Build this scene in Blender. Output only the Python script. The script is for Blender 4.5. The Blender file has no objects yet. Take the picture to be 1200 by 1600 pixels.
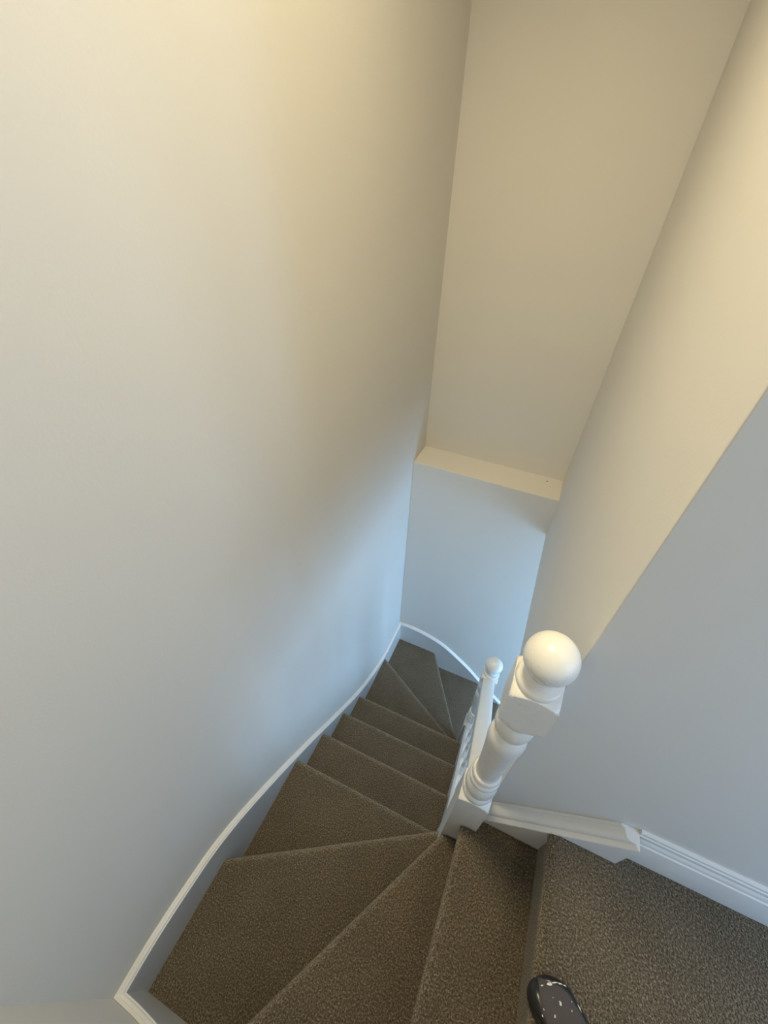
import bpy, bmesh, math, random
from mathutils import Vector, Matrix

scene = bpy.context.scene
R = math.radians

# ------------------------------------------------------------------ camera
F_PX, PITCH, YAW, ROLL = 632.49, R(-41.2933), R(21.7885), R(2.8217)
PPX, PPY = 611.83, 811.48
CAM = Vector((0.0, 0.0, 1.441))
fw = Vector((-math.sin(YAW) * math.cos(PITCH), math.cos(YAW) * math.cos(PITCH), math.sin(PITCH)))
rt0 = Vector((math.cos(YAW), math.sin(YAW), 0))
up0 = rt0.cross(fw)
rt = rt0 * math.cos(ROLL) + up0 * math.sin(ROLL)
up = -rt0 * math.sin(ROLL) + up0 * math.cos(ROLL)
cd = bpy.data.cameras.new('camera')
cam = bpy.data.objects.new('camera', cd)
scene.collection.objects.link(cam)
m = Matrix((rt, up, -fw)).transposed().to_4x4()
m.translation = CAM
cam.matrix_world = m
cd.sensor_fit = 'AUTO'
cd.sensor_width = 36
cd.lens = F_PX / 1600 * 36
cd.shift_x = (600 - PPX) / 1600
cd.shift_y = (PPY - 800) / 1600
cd.clip_start = 0.02
scene.camera = cam

# ------------------------------------------------------------------ world, lights, exposure
w = bpy.data.worlds.new('world')
scene.world = w
w.use_nodes = True
w.node_tree.nodes['Background'].inputs[0].default_value = (0.62, 0.78, 1.0, 1)
w.node_tree.nodes['Background'].inputs[1].default_value = 0.3

vs = scene.view_settings
vs.view_transform = 'Standard'
vs.look = 'None'
vs.gamma = 1.0
vs.use_curve_mapping = False
vs.exposure = 0.0


def area(name, loc, target, sx, sy, power, col, spread=180):
    l = bpy.data.lights.new(name, 'AREA')
    l.shape = 'RECTANGLE'
    l.size, l.size_y = sx, sy
    l.energy = power
    l.color = col
    l.spread = R(spread)
    o = bpy.data.objects.new(name, l)
    scene.collection.objects.link(o)
    o.location = loc
    d = Vector(target) - Vector(loc)
    o.rotation_euler = d.to_track_quat('-Z', 'Y').to_euler()
    return o


area('stairwell_ceiling_light', (-0.34, 0.71, 2.73), (-0.30, 0.71, 0), 0.30, 0.30, 19.0, (1.0, 0.83, 0.505), 131)
area('landing_window_daylight', (3.38, 0.09, 1.35), (0, 0.09, 0.95), 0.70, 1.10, 15.5, (0.62, 0.78, 1.0))
area('landing_doorway_daylight', (2.1, -0.32, 1.05), (2.1, 1, 1.05), 0.76, 1.90, 29.0, (0.28, 0.57, 1.0))
area('landing_warm_fill', (1.1, 0.08, 2.73), (1.1, 0.08, 0), 0.25, 0.25, 3.2, (1.0, 0.86, 0.50), 130)  # added warm fill for the upper landing wall, not a known lamp
area('hall_door_daylight', (2.44, 1.25, -1.25), (0, 1.45, -1.2), 1.0, 1.7, 62.0, (0.385, 0.66, 1.0))


# ------------------------------------------------------------------ materials
def new_mat(name):
    mt = bpy.data.materials.new(name)
    mt.use_nodes = True
    nt = mt.node_tree
    b = nt.nodes['Principled BSDF']
    return mt, nt, b


def noise(nt, scale, detail=4, rough=0.55, vec=None):
    n = nt.nodes.new('ShaderNodeTexNoise')
    n.inputs['Scale'].default_value = scale
    n.inputs['Detail'].default_value = detail
    n.inputs['Roughness'].default_value = rough
    nt.links.new(vec, n.inputs['Vector'])
    return n


def coords(nt):
    tc = nt.nodes.new('ShaderNodeNewGeometry')
    return tc.outputs['Position']


def ramp(nt, fac, stops):
    r = nt.nodes.new('ShaderNodeValToRGB')
    e = r.color_ramp.elements
    while len(e) < len(stops):
        e.new(0.5)
    for el, (p, c) in zip(e, stops):
        el.position = p
        el.color = (*c, 1)
    nt.links.new(fac, r.inputs['Fac'])
    return r


def bump(nt, b, h, strength, dist):
    bp = nt.nodes.new('ShaderNodeBump')
    bp.inputs['Strength'].default_value = strength
    bp.inputs['Distance'].default_value = dist
    nt.links.new(h, bp.inputs['Height'])
    nt.links.new(bp.outputs['Normal'], b.inputs['Normal'])
    return bp


def mat_wall(name, col):
    mt, nt, b = new_mat(name)
    v = coords(nt)
    n = noise(nt, 2.2, 3, 0.5, v)
    c = ramp(nt, n.outputs['Fac'], [(0.3, [x * 0.975 for x in col]), (0.7, col)])
    nt.links.new(c.outputs['Color'], b.inputs['Base Color'])
    b.inputs['Roughness'].default_value = 0.62
    n2 = noise(nt, 160, 3, 0.6, v)
    bump(nt, b, n2.outputs['Fac'], 0.12, 0.002)
    return mt


def mat_gloss(name, col, scuffs=False):
    mt, nt, b = new_mat(name)
    v = coords(nt)
    b.inputs['Roughness'].default_value = 0.28
    n = noise(nt, 9, 3, 0.5, v)
    stops = [(0.3, [x * 0.96 for x in col]), (0.7, col)]
    c = ramp(nt, n.outputs['Fac'], stops)
    out = c.outputs['Color']
    if scuffs:
        # thin grey rub marks on the paint
        n3 = noise(nt, 26, 6, 0.7, v)
        s = ramp(nt, n3.outputs['Fac'], [(0.485, (0, 0, 0)), (0.5, (1, 1, 1)), (0.515, (0, 0, 0))])
        n4 = noise(nt, 16, 2, 0.5, v)
        s2 = ramp(nt, n4.outputs['Fac'], [(0.56, (0, 0, 0)), (0.66, (1, 1, 1))])
        mul = nt.nodes.new('ShaderNodeMath'); mul.operation = 'MULTIPLY'
        nt.links.new(s.outputs['Color'], mul.inputs[0]); nt.links.new(s2.outputs['Color'], mul.inputs[1])
        mul2 = nt.nodes.new('ShaderNodeMath'); mul2.operation = 'MULTIPLY'
        mul2.inputs[1].default_value = 0.55
        nt.links.new(mul.outputs[0], mul2.inputs[0])
        mix = nt.nodes.new('ShaderNodeMixRGB')
        mix.inputs['Color2'].default_value = (0.25, 0.24, 0.22, 1)
        nt.links.new(mul2.outputs[0], mix.inputs['Fac'])
        nt.links.new(out, mix.inputs['Color1'])
        out = mix.outputs['Color']
    nt.links.new(out, b.inputs['Base Color'])
    n2 = noise(nt, 45, 2, 0.5, v)
    bump(nt, b, n2.outputs['Fac'], 0.05, 0.002)
    return mt


def mat_carpet(name):
    mt, nt, b = new_mat(name)
    v = coords(nt)
    b.inputs['Roughness'].default_value = 1.0
    b.inputs['Specular IOR Level'].default_value = 0.05
    b.inputs['Sheen Weight'].default_value = 0.55
    b.inputs['Sheen Roughness'].default_value = 0.5
    b.inputs['Sheen Tint'].default_value = (0.8, 0.72, 0.6, 1)
    fine = noise(nt, 205, 3, 0.74, v)
    big = noise(nt, 7, 3, 0.5, v)
    c = ramp(nt, fine.outputs['Fac'], [(0.30, (0.04, 0.031, 0.021)), (0.45, (0.125, 0.105, 0.080)),
                                        (0.56, (0.255, 0.226, 0.186)), (0.68, (0.58, 0.54, 0.48))])
    g = ramp(nt, big.outputs['Fac'], [(0.3, (0.58, 0.525, 0.44)), (0.7, (0.74, 0.675, 0.575))])
    mul = nt.nodes.new('ShaderNodeMixRGB'); mul.blend_type = 'MULTIPLY'; mul.inputs['Fac'].default_value = 1
    nt.links.new(c.outputs['Color'], mul.inputs['Color1']); nt.links.new(g.outputs['Color'], mul.inputs['Color2'])
    nt.links.new(mul.outputs['Color'], b.inputs['Base Color'])
    vo = nt.nodes.new('ShaderNodeTexVoronoi')
    vo.inputs['Scale'].default_value = 230
    nt.links.new(v, vo.inputs['Vector'])
    ad = nt.nodes.new('ShaderNodeMath'); ad.operation = 'SUBTRACT'
    nt.links.new(fine.outputs['Fac'], ad.inputs[0]); nt.links.new(vo.outputs['Distance'], ad.inputs[1])
    bump(nt, b, ad.outputs[0], 0.9, 0.006)
    return mt


def mat_plain(name, col, rough=0.5, bscale=0, bstr=0.1):
    mt, nt, b = new_mat(name)
    v = coords(nt)
    n = noise(nt, bscale or 60, 3, 0.6, v)
    c = ramp(nt, n.outputs['Fac'], [(0.3, [x * 0.8 for x in col]), (0.7, [min(1, x * 1.15) for x in col])])
    nt.links.new(c.outputs['Color'], b.inputs['Base Color'])
    b.inputs['Roughness'].default_value = rough
    if bscale:
        bump(nt, b, n.outputs['Fac'], bstr, 0.002)
    return mt


M_WALL = mat_wall('wall_paint', (0.72, 0.705, 0.675))
M_CEIL = mat_wall('ceiling_paint', (0.80, 0.79, 0.77))
M_GLOSS = mat_gloss('white_gloss_paint', (0.80, 0.80, 0.79))
M_POST = mat_gloss('white_gloss_paint_worn', (0.785, 0.78, 0.755), True)
M_CARPET = mat_carpet('brown_grey_carpet')
M_RUBBER = mat_plain('black_rubber', (0.012, 0.012, 0.014), 0.28)
M_MESH = mat_plain('dark_mesh_fabric', (0.075, 0.065, 0.066), 0.8, 700, 0.6)
M_LACE = mat_plain('black_lace', (0.03, 0.03, 0.03), 0.8)
M_DROP = mat_plain('dried_white_paint', (0.75, 0.74, 0.68), 0.6)
M_SCREW = mat_plain('dark_metal', (0.05, 0.04, 0.03), 0.5)


# ------------------------------------------------------------------ helpers
def link(o, parent=None):
    scene.collection.objects.link(o)
    if parent:
        o.parent = parent
    return o


def mesh_obj(name, verts, faces, mat, parent=None, smooth=None):
    me = bpy.data.meshes.new(name)
    me.from_pydata([tuple(v) for v in verts], [], faces)
    bm = bmesh.new(); bm.from_mesh(me)
    bmesh.ops.recalc_face_normals(bm, faces=bm.faces)
    bm.to_mesh(me); bm.free()
    me.materials.append(mat)
    if smooth is not None:
        me.polygons.foreach_set('use_smooth', [True] * len(me.polygons))
        me.set_sharp_from_angle(angle=R(smooth))
    me.update()
    return link(bpy.data.objects.new(name, me), parent)


def boxes(bl):
    V, Fc = [], []
    for (x0, x1, y0, y1, z0, z1) in bl:
        n = len(V)
        V += [(x, y, z) for x in (x0, x1) for y in (y0, y1) for z in (z0, z1)]
        Fc += [[n + i for i in q] for q in ((0, 1, 3, 2), (4, 6, 7, 5), (0, 4, 5, 1), (2, 3, 7, 6), (0, 2, 6, 4), (1, 5, 7, 3))]
    return V, Fc


def struct(name, bl, mat, label=None):
    o = mesh_obj(name, *boxes(bl), mat)
    o['kind'] = 'structure'
    if label:
        o['label'] = label
    return o


def tag(o, label, cat, group=None):
    o['label'] = label
    o['category'] = cat
    if group:
        o['group'] = group
    return o


def empty(name, loc=(0, 0, 0)):
    o = bpy.data.objects.new(name, None)
    o.location = loc
    o.empty_display_size = 0.1
    return link(o)


# ------------------------------------------------------------------ dimensions (metres, landing carpet at z = 0)
RISE = 0.2
W_IN, S_IN, N_IN = -0.644, -0.309, 1.952      # inner faces of the wall strings
W_WALL, S_WALL, N_LOW, N_UP = -0.664, -0.330, 1.972, 2.177
X_BULK = 0.193                                 # west face of the upper wall over the stairs
Y_LAND = 0.514                                 # south face of the landing's north wall
Z_HALL = -0.165                                # ceiling level of the hall below
Z_CEIL = 2.75
Z_FLOOR = -2.6
E_LAND, E_HALL = 3.4, 2.46
E_STR = 0.10                                   # stair-side face of the balustrade string
Y4, GOING = 0.512, 0.2211
NX, NY = 0.134, 0.478                          # upper newel post
MX, MY = 0.134, 1.355                          # lower newel post
Z_LEDGE = 0.090

# ------------------------------------------------------------------ setting
struct('wall_west', [(W_WALL - 0.1, W_WALL, S_WALL - 0.1, N_UP + 0.1, Z_FLOOR, Z_CEIL)], M_WALL)
struct('wall_north', [(W_WALL, X_BULK + 0.1, N_UP, N_UP + 0.1, Z_LEDGE - 0.05, Z_CEIL)], M_WALL)
o = struct('wall_north_lower', [(W_WALL, E_HALL, N_LOW, N_UP + 0.1, Z_FLOOR, Z_LEDGE)], M_WALL)
bv = o.modifiers.new('soft_edge', 'BEVEL'); bv.width = 0.004; bv.segments = 3
# south wall with a doorway further along the landing (out of frame)
struct('wall_south', [(W_WALL, 1.70, S_WALL - 0.1, S_WALL, Z_FLOOR, Z_CEIL), (2.50, E_LAND, S_WALL - 0.1, S_WALL, Z_FLOOR, Z_CEIL),
                      (1.70, 2.50, S_WALL - 0.1, S_WALL, Z_FLOOR, 0.0), (1.70, 2.50, S_WALL - 0.1, S_WALL, 2.02, Z_CEIL)], M_WALL)
# one L-shaped wall: stairwell side and landing side
L_out = [(X_BULK, N_UP), (X_BULK, Y_LAND), (E_LAND, Y_LAND), (E_LAND, Y_LAND + 0.1), (X_BULK + 0.1, Y_LAND + 0.1), (X_BULK + 0.1, N_UP)]
V = [(x, y, Z_HALL) for x, y in L_out] + [(x, y, Z_CEIL) for x, y in L_out]
Fc = [[0, 1, 4, 5], [1, 2, 3, 4], [6, 7, 10, 11], [7, 8, 9, 10]] + [[i, (i + 1) % 6, (i + 1) % 6 + 6, i + 6] for i in range(6)]
o = mesh_obj('wall_east', V, Fc, M_WALL)
o['kind'] = 'structure'
bv = o.modifiers.new('soft_edge', 'BEVEL'); bv.width = 0.003; bv.segments = 2; bv.limit_method = 'ANGLE'; bv.angle_limit = R(60)
struct('ceiling', [(W_WALL - 0.1, E_LAND, S_WALL - 0.1, N_UP + 0.1, Z_CEIL, Z_CEIL + 0.1)], M_CEIL)
# landing's far end: wall with a window opening (out of frame, lets daylight in)
struct('wall_landing_end', [(E_LAND, E_LAND + 0.1, S_WALL - 0.1, Y_LAND + 0.1, Z_HALL, 0.8), (E_LAND, E_LAND + 0.1, S_WALL - 0.1, Y_LAND + 0.1, 1.9, Z_CEIL),
                            (E_LAND, E_LAND + 0.1, S_WALL - 0.1, -0.26, 0.8, 1.9), (E_LAND, E_LAND + 0.1, 0.44, Y_LAND + 0.1, 0.8, 1.9)], M_WALL)
# hall under the landing
struct('wall_hall_south', [(0.19, E_HALL, 0.515, 0.56, Z_FLOOR, Z_HALL)], M_WALL)
struct('wall_hall_end', [(E_HALL, E_HALL + 0.1, 0.40, N_UP, Z_FLOOR, -2.1), (E_HALL, E_HALL + 0.1, 0.40, N_UP, -0.4, Z_HALL),
                         (E_HALL, E_HALL + 0.1, 0.40, 0.75, -2.1, -0.4), (E_HALL, E_HALL + 0.1, 1.75, N_UP, -2.1, -0.4)], M_WALL)
struct('ceiling_hall', [(X_BULK + 0.1, E_HALL, Y_LAND + 0.1, N_LOW, Z_HALL, Z_HALL + 0.05)], M_CEIL)
o = struct('floor_hall', [(W_WALL, E_HALL, S_WALL, N_LOW, Z_FLOOR - 0.1, Z_FLOOR)], M_CARPET)


# ------------------------------------------------------------------ carpeted steps
NOSE = [(0.0, 0.026), (-0.0015, 0.017), (-0.006, 0.008), (-0.013, 0.002), (-0.021, 0.0), (-0.029, 0.002),
        (-0.036, 0.008), (-0.042, 0.014), (-0.060, 0.0165), (-0.100, 0.018)]


def line_int(p, d, q, e):
    den = d.x * e.y - d.y * e.x
    t = ((q.x - p.x) * e.y - (q.y - p.y) * e.x) / den
    return p + d * t


def step_mesh(name, poly, z, depth, parent, mat=M_CARPET):
    """poly[0] -> poly[1] is the nosing line; the other corners stay put."""
    P = [Vector(p) for p in poly]
    n = len(P)
    cen = sum(P, Vector((0, 0))) / n
    d = (P[1] - P[0]).normalized()
    nrm = Vector((-d.y, d.x))
    if nrm.dot(cen - P[0]) < 0:
        nrm = -nrm
    V, Fc = [], []
    layers = NOSE + [(-depth, 0.020)]
    for dz, off in layers:
        base = P[0] + nrm * off
        a = line_int(base, d, P[0], P[0] - P[-1])
        b = line_int(base, d, P[1], P[1] - P[2])
        for q in [a, b] + P[2:]:
            V.append((q.x, q.y, z + dz))
    for k in range(len(layers) - 1):
        for i in range(n):
            j = (i + 1) % n
            Fc.append([k * n + i, k * n + j, (k + 1) * n + j, (k + 1) * n + i])
    Fc.append(list(range(n)))
    Fc.append([(len(layers) - 1) * n + i for i in range(n)])
    return mesh_obj(name, V, Fc, mat, parent, 50)


# landing floor: carpet with a rounded nosing over the first riser
o = step_mesh('floor', [(0.357, S_IN), (0.357, 0.494), (E_LAND, 0.494), (E_LAND, S_IN)], 0.0, 0.23, None)
o['kind'] = 'structure'

stair = empty('staircase', (W_IN, 1.0, Z_FLOOR))
tag(stair, 'winding carpeted staircase descending between white wall strings', 'staircase')
stair_inv = Matrix.Translation(-stair.location)


def part(o, parent):
    """keep world placement when the parent sits at its own base"""
    o.parent = parent
    o.matrix_parent_inverse = parent.matrix_world.inverted() if parent.type != 'EMPTY' else Matrix.Translation(-parent.location)
    return o


D = RISE + 0.03
polys = [
    [(0.1306, 0.4295), (0.1306, S_IN), (0.376, S_IN), (0.376, 0.467), (0.1825, 0.467), (0.1825, 0.4295)],
    [(0.0885, 0.4255), (-0.337, S_IN), (0.155, S_IN), (0.155, 0.4255)],
    [(0.085, 0.480), (W_IN, 0.058), (W_IN, S_IN), (-0.305, S_IN), (0.085, 0.390)],
    [(0.0855, Y4), (W_IN, Y4), (W_IN, 0.015), (0.0855, 0.443)],
]
for i in range(1, 4):
    polys.append([(E_STR, Y4 + GOING * i), (W_IN, Y4 + GOING * i), (W_IN, Y4 + GOING * (i - 1) - 0.024), (E_STR, Y4 + GOING * (i - 1) - 0.024)])
Y7 = Y4 + GOING * 3
polys += [
    [(E_STR, 1.211), (W_IN, 1.6216), (W_IN, Y7 - 0.024), (E_STR, Y7 - 0.024)],
    [(0.080, 1.336), (-0.301, N_IN), (W_IN, N_IN), (W_IN, 1.590), (0.090, 1.185)],
    [(0.135, 1.404), (0.135, N_IN), (-0.335, N_IN), (0.05, 1.33), (0.085, 1.30), (0.085, 1.404)],
    [(0.355, 1.315), (0.355, N_IN), (0.111, N_IN), (0.111, 1.404), (0.183, 1.404), (0.183, 1.315)],
    [(0.575, 1.315), (0.575, N_IN), (0.331, N_IN), (0.331, 1.315)],
]
for k, pl in enumerate(polys, 1):
    o = step_mesh('carpeted_step', pl, -RISE * k, D, None)
    part(o, stair)


# ------------------------------------------------------------------ wall strings with moulded tops
CAP = [(0.000, 0.000), (0.0065, 0.0), (0.0085, -0.0015), (0.0090, -0.0035), (0.0110, -0.0045), (0.0140, -0.006),
       (0.0165, -0.009), (0.0175, -0.013), (0.0198, -0.014), (0.0208, -0.017)]


def catmull(pts, n=10):
    out = []
    for i in range(len(pts) - 1):
        p0 = pts[max(i - 1, 0)]; p1 = pts[i]; p2 = pts[i + 1]; p3 = pts[min(i + 2, len(pts) - 1)]
        for k in range(n):
            t = k / n
            out.append(tuple(0.5 * ((2 * b) + (-a + c) * t + (2 * a - 5 * b + 4 * c - d) * t * t + (-a + 3 * b - 3 * c + d) * t ** 3)
                             for a, b, c, d in zip(p0, p1, p2, p3)))
    out.append(pts[-1])
    return out


def string_board(run, place, drop):
    """run: (s, z of top edge, mitre start/end handled by place); place(s, depth) -> x, y"""
    board_pr = [(CAP[-1][0], -0.017), (0.0200, -0.019), (0.0200, -drop), (0.0, -drop)]
    obs = []
    for nm, pr, closed in (('cap_moulding', CAP + [(0.0, -0.017)], True), ('string_board', [(0.0, -0.017)] + board_pr, True)):
        V, Fc = [], []
        n = len(pr)
        for s, z in run:
            for dpt, dz in pr:
                x, y = place(s, dpt)
                V.append((x, y, z + dz))
        for i in range(len(run) - 1):
            for k in range(n):
                j = (k + 1) % n
                Fc.append([i * n + k, i * n + j, (i + 1) * n + j, (i + 1) * n + k])
        Fc.append(list(range(n)))
        Fc.append([(len(run) - 1) * n + k for k in range(n)])
        obs.append(mesh_obj(nm, V, Fc, M_GLOSS, None, 35))
    cap, board = obs
    board.name = 'wall_string'
    part(board, stair)
    cap.parent = board
    return board


def clampi(s, d, lo, hi):
    return min(max(s, lo + d), hi - d)


west_pts = [(S_WALL, -0.405), (-0.20, -0.395), (-0.06, -0.412), (0.086, -0.452), (0.275, -0.572), (0.569, -0.812), (0.862, -1.078),
            (1.15, -1.325), (1.398, -1.480), (1.62, -1.560), (1.80, -1.572), (N_LOW, -1.565)]
b = string_board(catmull(west_pts, 10), lambda s, d: (W_WALL + d + 0.001, clampi(s, d + 0.001, S_WALL, N_LOW)), 0.52)
north_pts = [(W_WALL, -1.565), (-0.55, -1.560), (-0.452, -1.572), (-0.33, -1.605), (-0.208, -1.664), (-0.01, -1.820), (0.116, -1.945), (0.328, -2.150), (0.75, -2.53)]
b = string_board(catmull(north_pts, 8), lambda s, d: (max(s, W_WALL + d + 0.001), N_LOW - d - 0.001), 0.55)
south_pts = [(W_WALL, -0.405), (-0.56, -0.385), (-0.40, -0.30), (-0.2, -0.12), (0.0, 0.06), (0.12, 0.165), (0.40, 0.170)]
b = string_board(catmull(south_pts, 8), lambda s, d: (max(s, W_WALL + d + 0.001), S_WALL + d + 0.001), 0.50)

# string on the landing's north wall, cut level at its upper end
A_SL = 0.98
PRF = [(0.5135, 0.0), (0.5075, -0.001), (0.5065, -0.003), (0.5065, -0.0085), (0.5035, -0.0090), (0.5010, -0.0090)]
for k in range(1, 8):
    a = k / 7 * math.pi / 2
    PRF.append((0.5010 - 0.0220 * math.sin(a), -0.009 - 0.018 * (1 - math.cos(a))))
PRF += [(0.4790, -0.0345), (0.4770, -0.0345), (0.4715, -0.0375), (0.4665, -0.0410), (0.4655, -0.044)]
B0, ZCUT, XEND = -0.322, 0.158, 0.534
V, Fc = [], []
n = len(PRF)
for (y, dz) in PRF:
    V.append((0.184, y, A_SL * 0.184 + B0 + dz))
for (y, dz) in PRF:
    V.append((min((ZCUT - B0 - dz) / A_SL, XEND), y, ZCUT))
for i in range(n - 1):
    Fc.append([i, i + 1, n + i + 1, n + i])
bk = len(V)
V += [(0.184, 0.5135, A_SL * 0.184 + B0 - 0.05), (XEND, 0.5135, ZCUT - 0.044), (XEND, 0.5135, ZCUT), (XEND, 0.4655, ZCUT - 0.006), (XEND, 0.4655, ZCUT)]
Fc.append(list(range(n)) + [bk])
Fc.append([n + i for i in range(n)] + [bk + 4, bk + 2])
Fc.append([bk + 1, bk + 2, bk + 4, bk + 3])
Fc.append([0, n, bk + 2, bk + 1, bk])
Fc.append([n - 1, 2 * n - 1, bk + 4, bk + 3])
Fc.append([bk, n - 1, bk + 3, bk + 1])
cap = mesh_obj('cap_moulding', V, Fc, M_GLOSS, None, 30)
lo = lambda x: A_SL * x + B0 - 0.044
V = []
for y in (0.467, 0.5135):
    V += [(0.184, y, -0.45), (XEND, y, -0.10), (XEND, y, lo(XEND)), (0.184, y, lo(0.184))]
Fc = [[0, 1, 2, 3], [4, 7, 6, 5], [0, 4, 5, 1], [1, 5, 6, 2], [2, 6, 7, 3], [3, 7, 4, 0]]
board = mesh_obj('wall_string', V, Fc, M_GLOSS)
board['label'] = 'white boxed string with sloping moulded cap on the landing wall'
part(board, stair)
cap.parent = board

# landing skirting boards
SK = [(0.0, 0.172), (0.007, 0.172), (0.009, 0.169), (0.009, 0.160), (0.0115, 0.157), (0.0125, 0.150), (0.0115, 0.143),
      (0.014, 0.139), (0.0165, 0.130), (0.0165, 0.124), (0.0195, 0.121), (0.0205, 0.117), (0.0205, 0.0), (0.0, 0.0)]


def skirting(name, x0, x1, yw, sgn):
    V, Fc = [], []
    n = len(SK)
    for x in (x0, x1):
        V += [(x, yw + sgn * d, z) for d, z in SK]
    for k in range(n):
        j = (k + 1) % n
        Fc.append([k, j, n + j, n + k])
    Fc += [list(range(n)), list(range(n, 2 * n))]
    o = mesh_obj(name, V, Fc, M_GLOSS, None, 30)
    o['kind'] = 'structure'
    return o


skirting('baseboard_north', XEND, E_LAND, Y_LAND, -1)
skirting('baseboard_south', 0.40, E_LAND, S_WALL, 1)

# wall under the balustrade, closing the stairs towards the hall
nose_z = lambda y: -0.8 - (y - Y4) * RISE / GOING
V = []
y0, y1 = NY + 0.049, MY - 0.055
for x in (E_STR + 0.008, E_STR + 0.055):
    V += [(x, y0, Z_FLOOR), (x, y1, Z_FLOOR), (x, y1, nose_z(y1) - 0.10), (x, y0, nose_z(y0) - 0.10)]
o = mesh_obj('wall_under_stairs', V, [[0, 1, 2, 3], [4, 7, 6, 5], [0, 4, 5, 1], [1, 5, 6, 2], [2, 6, 7, 3], [3, 7, 4, 0]], M_WALL)
o['kind'] = 'structure'


# ------------------------------------------------------------------ newel posts (square stock turned on a lathe)
HALF = 0.047
PROF = [  # (z, turned radius); radius 0.08 = left square
    (-2.0, 0.08), (-0.012, 0.08), (0.012, 0.0665), (0.022, 0.056), (0.027, 0.049), (0.029, 0.0462),
    (0.031, 0.0462), (0.037, 0.0475), (0.046, 0.0470), (0.051, 0.0435), (0.053, 0.0385), (0.056, 0.0380),
    (0.060, 0.0410), (0.070, 0.0445), (0.085, 0.0465), (0.103, 0.0460), (0.118, 0.0425), (0.127, 0.0380), (0.130, 0.0350), (0.133, 0.0350),
    (0.135, 0.0395), (0.140, 0.0430), (0.147, 0.0440), (0.154, 0.0425), (0.158, 0.0390), (0.160, 0.0350), (0.166, 0.0345), (0.168, 0.0350),
    (0.170, 0.0390), (0.175, 0.0415), (0.181, 0.0412), (0.186, 0.0385), (0.188, 0.0345), (0.196, 0.0338),
    (0.230, 0.0345), (0.290, 0.0368), (0.345, 0.0400), (0.390, 0.0435), (0.415, 0.0455), (0.432, 0.0455), (0.446, 0.0435), (0.456, 0.0400),
    (0.463, 0.0360), (0.467, 0.0335), (0.472, 0.0330), (0.474, 0.0340),
    (0.477, 0.0380), (0.484, 0.0420), (0.495, 0.0445), (0.510, 0.0450), (0.524, 0.0435), (0.533, 0.0405), (0.537, 0.0375), (0.540, 0.0370),
    (0.542, 0.0400), (0.547, 0.0415), (0.552, 0.0405), (0.554, 0.0425), (0.560, 0.0440), (0.564, 0.0470), (0.572, 0.0560), (0.585, 0.0665), (0.600, 0.08),
    (0.668, 0.08), (0.682, 0.0665), (0.690, 0.0580), (0.695, 0.0500), (0.697, 0.0452),
    (0.698, 0.0455), (0.703, 0.0468), (0.709, 0.0455), (0.713, 0.0420), (0.715, 0.0370), (0.717, 0.0340), (0.719, 0.0355), (0.722, 0.0345), (0.727, 0.0320), (0.735, 0.0315)]
BALL_Z, BALL_R = 0.779, 0.0485


def prof_r(z):
    for (z0, r0), (z1, r1) in zip(PROF, PROF[1:]):
        if z0 <= z <= z1:
            return r0 + (r1 - r0) * (z - z0) / max(z1 - z0, 1e-9)
    return PROF[-1][1]


def turned(name, z0, z1, parent, seg=64):
    zs = [z0]
    for (a, ra), (b, rb) in zip(PROF, PROF[1:]):
        sub = 8 if max(ra, rb) > HALF and abs(ra - rb) > 1e-6 else 1
        for k in range(sub):
            z = a + (b - a) * k / sub
            if z0 < z < z1:
                zs.append(z)
    zs.append(z1)
    V, Fc = [], []
    for z in zs:
        r = prof_r(z)
        for i in range(seg):
            a = 2 * math.pi * i / seg
            q = HALF / max(abs(math.cos(a)), abs(math.sin(a)))
            rr = min(r, q)
            V.append((rr * math.cos(a), rr * math.sin(a), z))
    for k in range(len(zs) - 1):
        for i in range(seg):
            j = (i + 1) % seg
            Fc.append([k * seg + i, k * seg + j, (k + 1) * seg + j, (k + 1) * seg + i])
    Fc.append(list(range(seg)))
    Fc.append([(len(zs) - 1) * seg + i for i in range(seg)])
    return mesh_obj(name, V, Fc, M_POST, parent, 32)


def finial(parent):
    V, Fc = [(0, 0, BALL_Z + BALL_R)], []
    seg, rings = 40, 20
    for k in range(1, rings):
        t = math.pi * k / rings * 0.97
        for i in range(seg):
            a = 2 * math.pi * i / seg
            V.append((BALL_R * 1.02 * math.sin(t) * math.cos(a), BALL_R * 1.02 * math.sin(t) * math.sin(a), BALL_Z + BALL_R * math.cos(t)))
    for i in range(seg):
        Fc.append([0, 1 + i, 1 + (i + 1) % seg])
    for k in range(rings - 2):
        for i in range(seg):
            j = (i + 1) % seg
            Fc.append([1 + k * seg + i, 1 + k * seg + j, 1 + (k + 1) * seg + j, 1 + (k + 1) * seg + i])
    Fc.append([1 + (rings - 2) * seg + i for i in range(seg)])
    return mesh_obj('ball_finial', V, Fc, M_POST, parent, 180)


def newel(x, y, dz, foot, label):
    root = empty('newel_post', (x, y, dz))
    tag(root, label, 'newel post', 'white turned newel posts of the stairs')
    turned('square_base', foot, 0.029, root)
    turned('turned_shaft', 0.029, 0.562, root)
    turned('square_block', 0.562, 0.697, root)
    turned('finial_neck', 0.697, 0.735, root)
    finial(root)
    return root


newel(NX, NY, 0.0, -0.97, 'large white turned newel post with scuffed ball finial at the landing corner')
newel(MX, MY, -1.474, -2.6 + 1.474, 'white turned newel post at the lower end of the handrail, smaller in view')

# ------------------------------------------------------------------ railing between the posts
rail = empty('stair_railing', (NX, (NY + MY) / 2, nose_z((NY + MY) / 2)))
tag(rail, 'white sloping stair railing of handrail and turned balusters between two newel posts', 'railing')
SL = RISE / GOING
ya, yb = NY + HALF + 0.0006, MY - HALF - 0.0006


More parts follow.
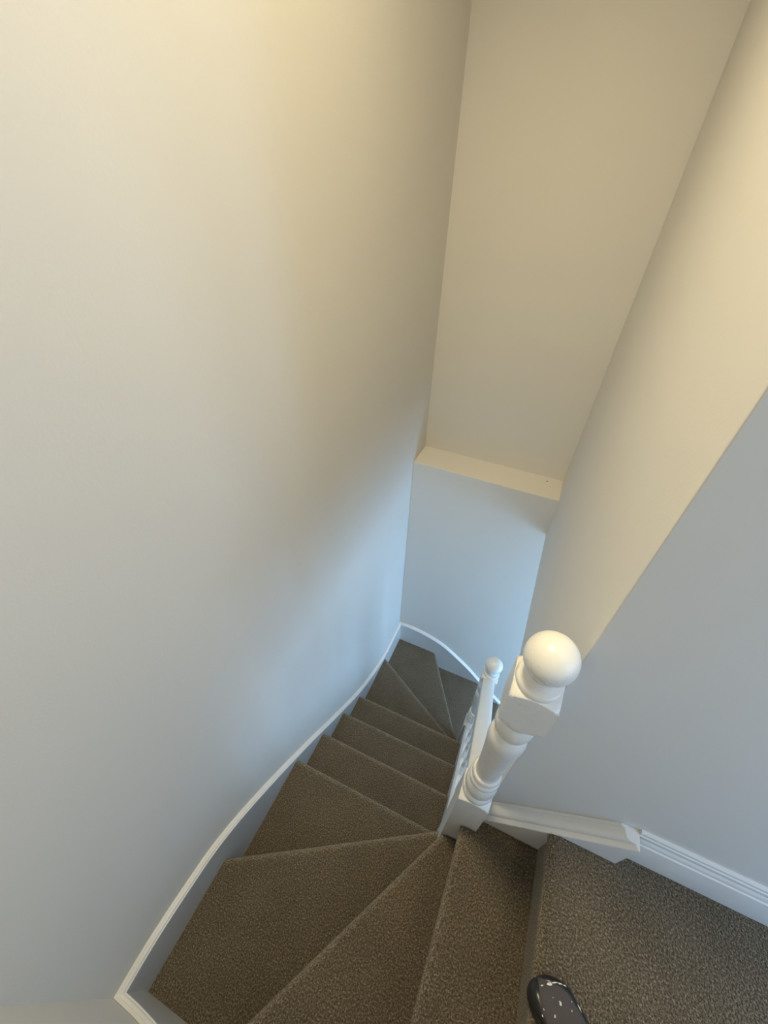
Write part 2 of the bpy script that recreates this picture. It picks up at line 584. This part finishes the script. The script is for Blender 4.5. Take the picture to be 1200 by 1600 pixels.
def sloped(name, prof, zf):
    """prof: (x offset, dz) loop swept along the pitch between the posts"""
    V, Fc = [], []
    n = len(prof)
    for y in (ya, yb):
        V += [(NX + dx, y, zf(y) + dz) for dx, dz in prof]
    for k in range(n):
        j = (k + 1) % n
        Fc.append([k, j, n + j, n + k])
    Fc += [list(range(n)), list(range(n, 2 * n))]
    o = mesh_obj(name, V, Fc, M_GLOSS, None, 30)
    return part(o, rail)


rail_z = lambda y: -0.812 + SL * (MY - HALF - y)
base_z = lambda y: nose_z(y) + 0.105
HR = [(-0.018, -0.030), (-0.018, -0.018), (-0.031, -0.010), (-0.034, -0.002), (-0.034, 0.016), (-0.032, 0.024), (-0.027, 0.029), (-0.014, 0.032),
      (0.014, 0.032), (0.027, 0.029), (0.032, 0.024), (0.034, 0.016), (0.034, -0.002), (0.031, -0.010), (0.018, -0.018), (0.018, -0.030)]
sloped('handrail', HR, rail_z)
sloped('base_rail', [(-0.030, 0.0), (-0.030, 0.014), (-0.022, 0.024), (0.022, 0.024), (0.030, 0.014), (0.030, 0.0)], base_z)
o = sloped('outer_string', [(E_STR + 0.001 - NX, -0.34), (E_STR + 0.001 - NX, 0.0), (0.022, 0.0), (0.022, -0.34)], base_z)
BAL = [(0.0, 9), (0.12, 9), (0.125, 0.0155), (0.14, 0.0165), (0.155, 0.013), (0.165, 0.0115), (0.175, 0.0155), (0.19, 0.0165), (0.20, 0.0125),
       (0.25, 0.0110), (0.32, 0.0130), (0.39, 0.0165), (0.42, 0.0160), (0.435, 0.0120), (0.445, 0.0150), (0.455, 0.0160), (0.465, 0.0130), (0.475, 0.0150), (0.48, 9), (0.60, 9)]
NB = 6
for i in range(NB):
    y = ya + (yb - ya) * (i + 0.5) / NB
    zb, zt = base_z(y) + 0.012, rail_z(y) - 0.02
    h = zt - zb
    V, Fc = [], []
    seg = 16
    for t, r in BAL:
        z = zb + h * t / 0.60
        for k in range(seg):
            a = 2 * math.pi * k / seg
            q = 0.0165 / max(abs(math.cos(a)), abs(math.sin(a)))
            rr = min(q, r)
            V.append((NX + rr * math.cos(a), y + rr * math.sin(a), z))
    for k in range(len(BAL) - 1):
        for s in range(seg):
            j = (s + 1) % seg
            Fc.append([k * seg + s, k * seg + j, (k + 1) * seg + j, (k + 1) * seg + s])
    Fc += [list(range(seg)), [(len(BAL) - 1) * seg + s for s in range(seg)]]
    part(mesh_obj('baluster', V, Fc, M_GLOSS, None, 35), rail)

# ------------------------------------------------------------------ screw head in the ledge
V, Fc = [], []
for z, r in ((0.0, 0.0045), (0.0012, 0.0042), (0.0018, 0.003)):
    for k in range(12):
        V.append((r * math.cos(k * math.pi / 6), r * math.sin(k * math.pi / 6), z))
for a in range(2):
    for k in range(12):
        Fc.append([a * 12 + k, a * 12 + (k + 1) % 12, a * 12 + 12 + (k + 1) % 12, a * 12 + 12 + k])
Fc += [list(range(24, 36)), list(range(12))]
sc = mesh_obj('screw', V, Fc, M_SCREW)
sc.location = (0.107, 2.132, Z_LEDGE)
tag(sc, 'small dark screw head in the cream ledge of the far wall', 'screw')

# ------------------------------------------------------------------ photographer's shoe on the landing
shoe = empty('shoe', (0.369 + 0.29 * 0.682, 0.172 - 0.29 * 0.731, 0.0))
shoe.rotation_euler = (0, 0, math.atan2(0.731, -0.682))
tag(shoe, 'black shoe with white paint splashes standing at the landing edge', 'shoe')
LEN = 0.29


def lerp_tab(tab, u):
    for (a, va), (b, vb) in zip(tab, tab[1:]):
        if u <= b:
            t = (u - a) / (b - a)
            t = t * t * (3 - 2 * t) * 0.4 + t * 0.6
            return va + (vb - va) * t
    return tab[-1][1]


HW = [(0, 0.030), (0.05, 0.0345), (0.12, 0.034), (0.19, 0.047), (0.225, 0.0475), (0.255, 0.041), (0.275, 0.031), (0.29, 0.020)]
CV = [(0, 0.0), (0.12, 0.004), (0.20, 0.0), (0.25, 0.004), (0.29, 0.016)]


def half_w(u):
    if u < 0.03:
        return 0.034 * math.sqrt(max(0, 1 - ((0.03 - u) / 0.03) ** 2)) * 0.98
    if u > 0.235:
        return 0.0465 * max(0, 1 - ((u - 0.235) / 0.055) ** 2.2) ** 0.5
    return lerp_tab(HW, u)


US = [0.0, 0.002, 0.006, 0.013, 0.022, 0.03] + [0.03 + (0.235 - 0.03) * k / 14 for k in range(1, 15)] + \
     [0.235 + 0.055 * math.sin(math.pi / 2 * k / 12) for k in range(1, 13)]


def loft(name, fn, mat, seg, closed=True, smooth=40):
    V, Fc = [], []
    for u in US:
        V += fn(u)
    n = len(V) // len(US)
    for k in range(len(US) - 1):
        for i in range(n if closed else n - 1):
            j = (i + 1) % n
            Fc.append([k * n + i, k * n + j, (k + 1) * n + j, (k + 1) * n + i])
    if closed:
        Fc += [list(range(n)), [(len(US) - 1) * n + i for i in range(n)]]
    return mesh_obj(name, V, Fc, mat, shoe, smooth)


def sole_sec(u):
    hw = half_w(u) + 0.004
    c = lerp_tab(CV, u)
    lift = 0.010 * max(0, (u - 0.22) / 0.07) ** 2
    out = []
    for v, z in ((-1, 0.003), (-1, 0.020), (-0.94, 0.026), (0.94, 0.026), (1, 0.020), (1, 0.003), (0.93, 0.0), (-0.93, 0.0)):
        out.append((u if u > 0 else -0.003, c + v * hw, z + lift))
    return out


loft('sole', sole_sec, M_RUBBER, 8)
TOP = [(0, 0.080), (0.05, 0.088), (0.10, 0.095), (0.14, 0.098), (0.18, 0.084), (0.22, 0.066), (0.25, 0.058), (0.27, 0.051), (0.283, 0.043), (0.29, 0.034)]


def upper_pt(u, a, grow=0.0):
    """a in [0, pi]: from the right edge over the top to the left edge"""
    hw = half_w(u) + grow
    lift = 0.010 * max(0, (u - 0.22) / 0.07) ** 2
    zt = lerp_tab(TOP, u) + grow
    z0 = 0.022 + lift
    e = 0.72
    ca, sa = math.cos(a), math.sin(a)
    x = math.copysign(abs(ca) ** e, ca)
    z = abs(sa) ** e
    return (u, lerp_tab(CV, u) + hw * x, z0 + (zt - z0) * z)


NA = 24


def upper_sec(u):
    return [upper_pt(u, math.pi * k / NA) for k in range(NA + 1)]


# upper, with the ankle opening left out
V, Fc = [], []
for u in US:
    V += upper_sec(u)
n = NA + 1
for k in range(len(US) - 1):
    for i in range(NA):
        um = (US[k] + US[k + 1]) / 2
        if 0.028 < um < 0.125 and 6 <= i < NA - 6:
            continue
        Fc.append([k * n + i, k * n + i + 1, (k + 1) * n + i + 1, (k + 1) * n + i])
upm = mesh_obj('upper', V, Fc, M_MESH, shoe, 60)
sd = upm.modifiers.new('thickness', 'SOLIDIFY'); sd.thickness = 0.003; sd.offset = -1

# glossy rubber toe guard running round the toe and along the sides
V, Fc = [], []
ug = [u for u in US if u > 0.13]
GA = 7
for u in ug:
    t = (u - 0.13) / 0.16
    amax = min(1.5, 0.60 + 0.22 * t + 0.70 * max(0, (u - 0.236) / 0.054) ** 1.5)
    for side in (0, 1):
        for k in range(GA + 1):
            a = amax * k / GA
            g = 0.0028 if k < GA else 0.0004
            V.append(upper_pt(u, a if side == 0 else math.pi - a, g))
n = 2 * (GA + 1)
for k in range(len(ug) - 1):
    for sdx in (0, 1):
        for i in range(GA):
            q = sdx * (GA + 1) + i
            Fc.append([k * n + q, k * n + q + 1, (k + 1) * n + q + 1, (k + 1) * n + q])
# close over the tip
last = (len(ug) - 1) * n
for i in range(GA):
    Fc.append([last + i, last + i + 1, last + GA + 1 + i + 1, last + GA + 1 + i])
tg = mesh_obj('toe_guard', V, Fc, M_RUBBER, shoe, 60)

# tongue and laces
V, Fc = [], []
tn = 8
for k in range(9):
    u = 0.185 - 0.10 * k / 8
    for i in range(tn + 1):
        v = -0.022 + 0.044 * i / tn
        V.append((u, 0.003 + v, lerp_tab(TOP, max(u, 0.125)) + 0.003 + 0.035 * (k / 8) ** 2 - 6 * v * v))
for k in range(8):
    for i in range(tn):
        q = k * (tn + 1) + i
        Fc.append([q, q + 1, q + tn + 2, q + tn + 1])
tg2 = mesh_obj('tongue', V, Fc, M_MESH, shoe, 60)
sd = tg2.modifiers.new('thickness', 'SOLIDIFY'); sd.thickness = 0.004


def tube(name, pts, r, mat, parent, seg=8):
    V, Fc = [], []
    for i, p in enumerate(pts):
        p = Vector(p)
        t = (Vector(pts[min(i + 1, len(pts) - 1)]) - Vector(pts[max(i - 1, 0)])).normalized()
        a = t.orthogonal().normalized() if abs(t.z) > 0.9 else t.cross(Vector((0, 0, 1))).normalized()
        b = t.cross(a)
        for k in range(seg):
            an = 2 * math.pi * k / seg
            V.append(p + (a * math.cos(an) + b * math.sin(an)) * r)
    for i in range(len(pts) - 1):
        for k in range(seg):
            j = (k + 1) % seg
            Fc.append([i * seg + k, i * seg + j, (i + 1) * seg + j, (i + 1) * seg + k])
    Fc += [list(range(seg)), [(len(pts) - 1) * seg + k for k in range(seg)]]
    return mesh_obj(name, V, Fc, mat, parent, 60)


for k in range(4):
    u = 0.178 - 0.016 * k
    pts = []
    for i in range(13):
        a = math.pi * (0.27 + 0.46 * i / 12)
        q = upper_pt(u, a, 0.006)
        pts.append((u + 0.006 * math.sin(i / 12 * math.pi * 2), q[1], q[2]))
    tube('lace', pts, 0.0024, M_LACE, shoe)

# dried paint splashes: small raised blobs lying on the upper
random.seed(4)


def splash(u, a, ru, rv, ang, grow=0.0035):
    V, Fc = [], []
    p0 = Vector(upper_pt(u, a, grow))
    tu = (Vector(upper_pt(u + 0.002, a, grow)) - p0).normalized()
    tv = (Vector(upper_pt(u, a + 0.03, grow)) - p0).normalized()
    nn = tu.cross(tv).normalized()
    if nn.z < 0:
        nn = -nn
    V.append(p0 + nn * 0.0012)
    seg = 14
    for k in range(seg):
        t = 2 * math.pi * k / seg
        rr = 0.7 + 0.6 * random.random()
        du, dv = ru * math.cos(t) * rr, rv * math.sin(t) * rr
        c, s = math.cos(ang), math.sin(ang)
        V.append(p0 + tu * (du * c - dv * s) + tv * (du * s + dv * c) - nn * 0.0012)
    for k in range(seg):
        Fc.append([0, 1 + k, 1 + (k + 1) % seg])
    Fc.append(list(range(1, seg + 1)))
    mesh_obj('paint_splash', V, Fc, M_DROP, shoe, 60)


for s in [(0.2745, 1.75, 0.0040, 0.0060, 0.3), (0.2715, 2.05, 0.0012, 0.0060, 0.5), (0.2655, 2.30, 0.0024, 0.0042, 0.9), (0.2775, 1.50, 0.0016, 0.0030, 0.2),
          (0.2595, 2.45, 0.0010, 0.0050, 0.9), (0.243, 1.62, 0.0034, 0.0026, 0.6), (0.232, 1.30, 0.0028, 0.0018, 0.4), (0.226, 1.85, 0.0022, 0.0014, 1.0),
          (0.255, 1.55, 0.0012, 0.001, 0.0), (0.222, 2.42, 0.0060, 0.0008, 0.1), (0.247, 0.95, 0.0016, 0.001, 0.0), (0.240, 0.70, 0.0020, 0.0010, 0.2),
          (0.205, 1.5, 0.0012, 0.0016, 0.0), (0.236, 2.12, 0.0010, 0.001, 0.0)]:
    splash(*s)
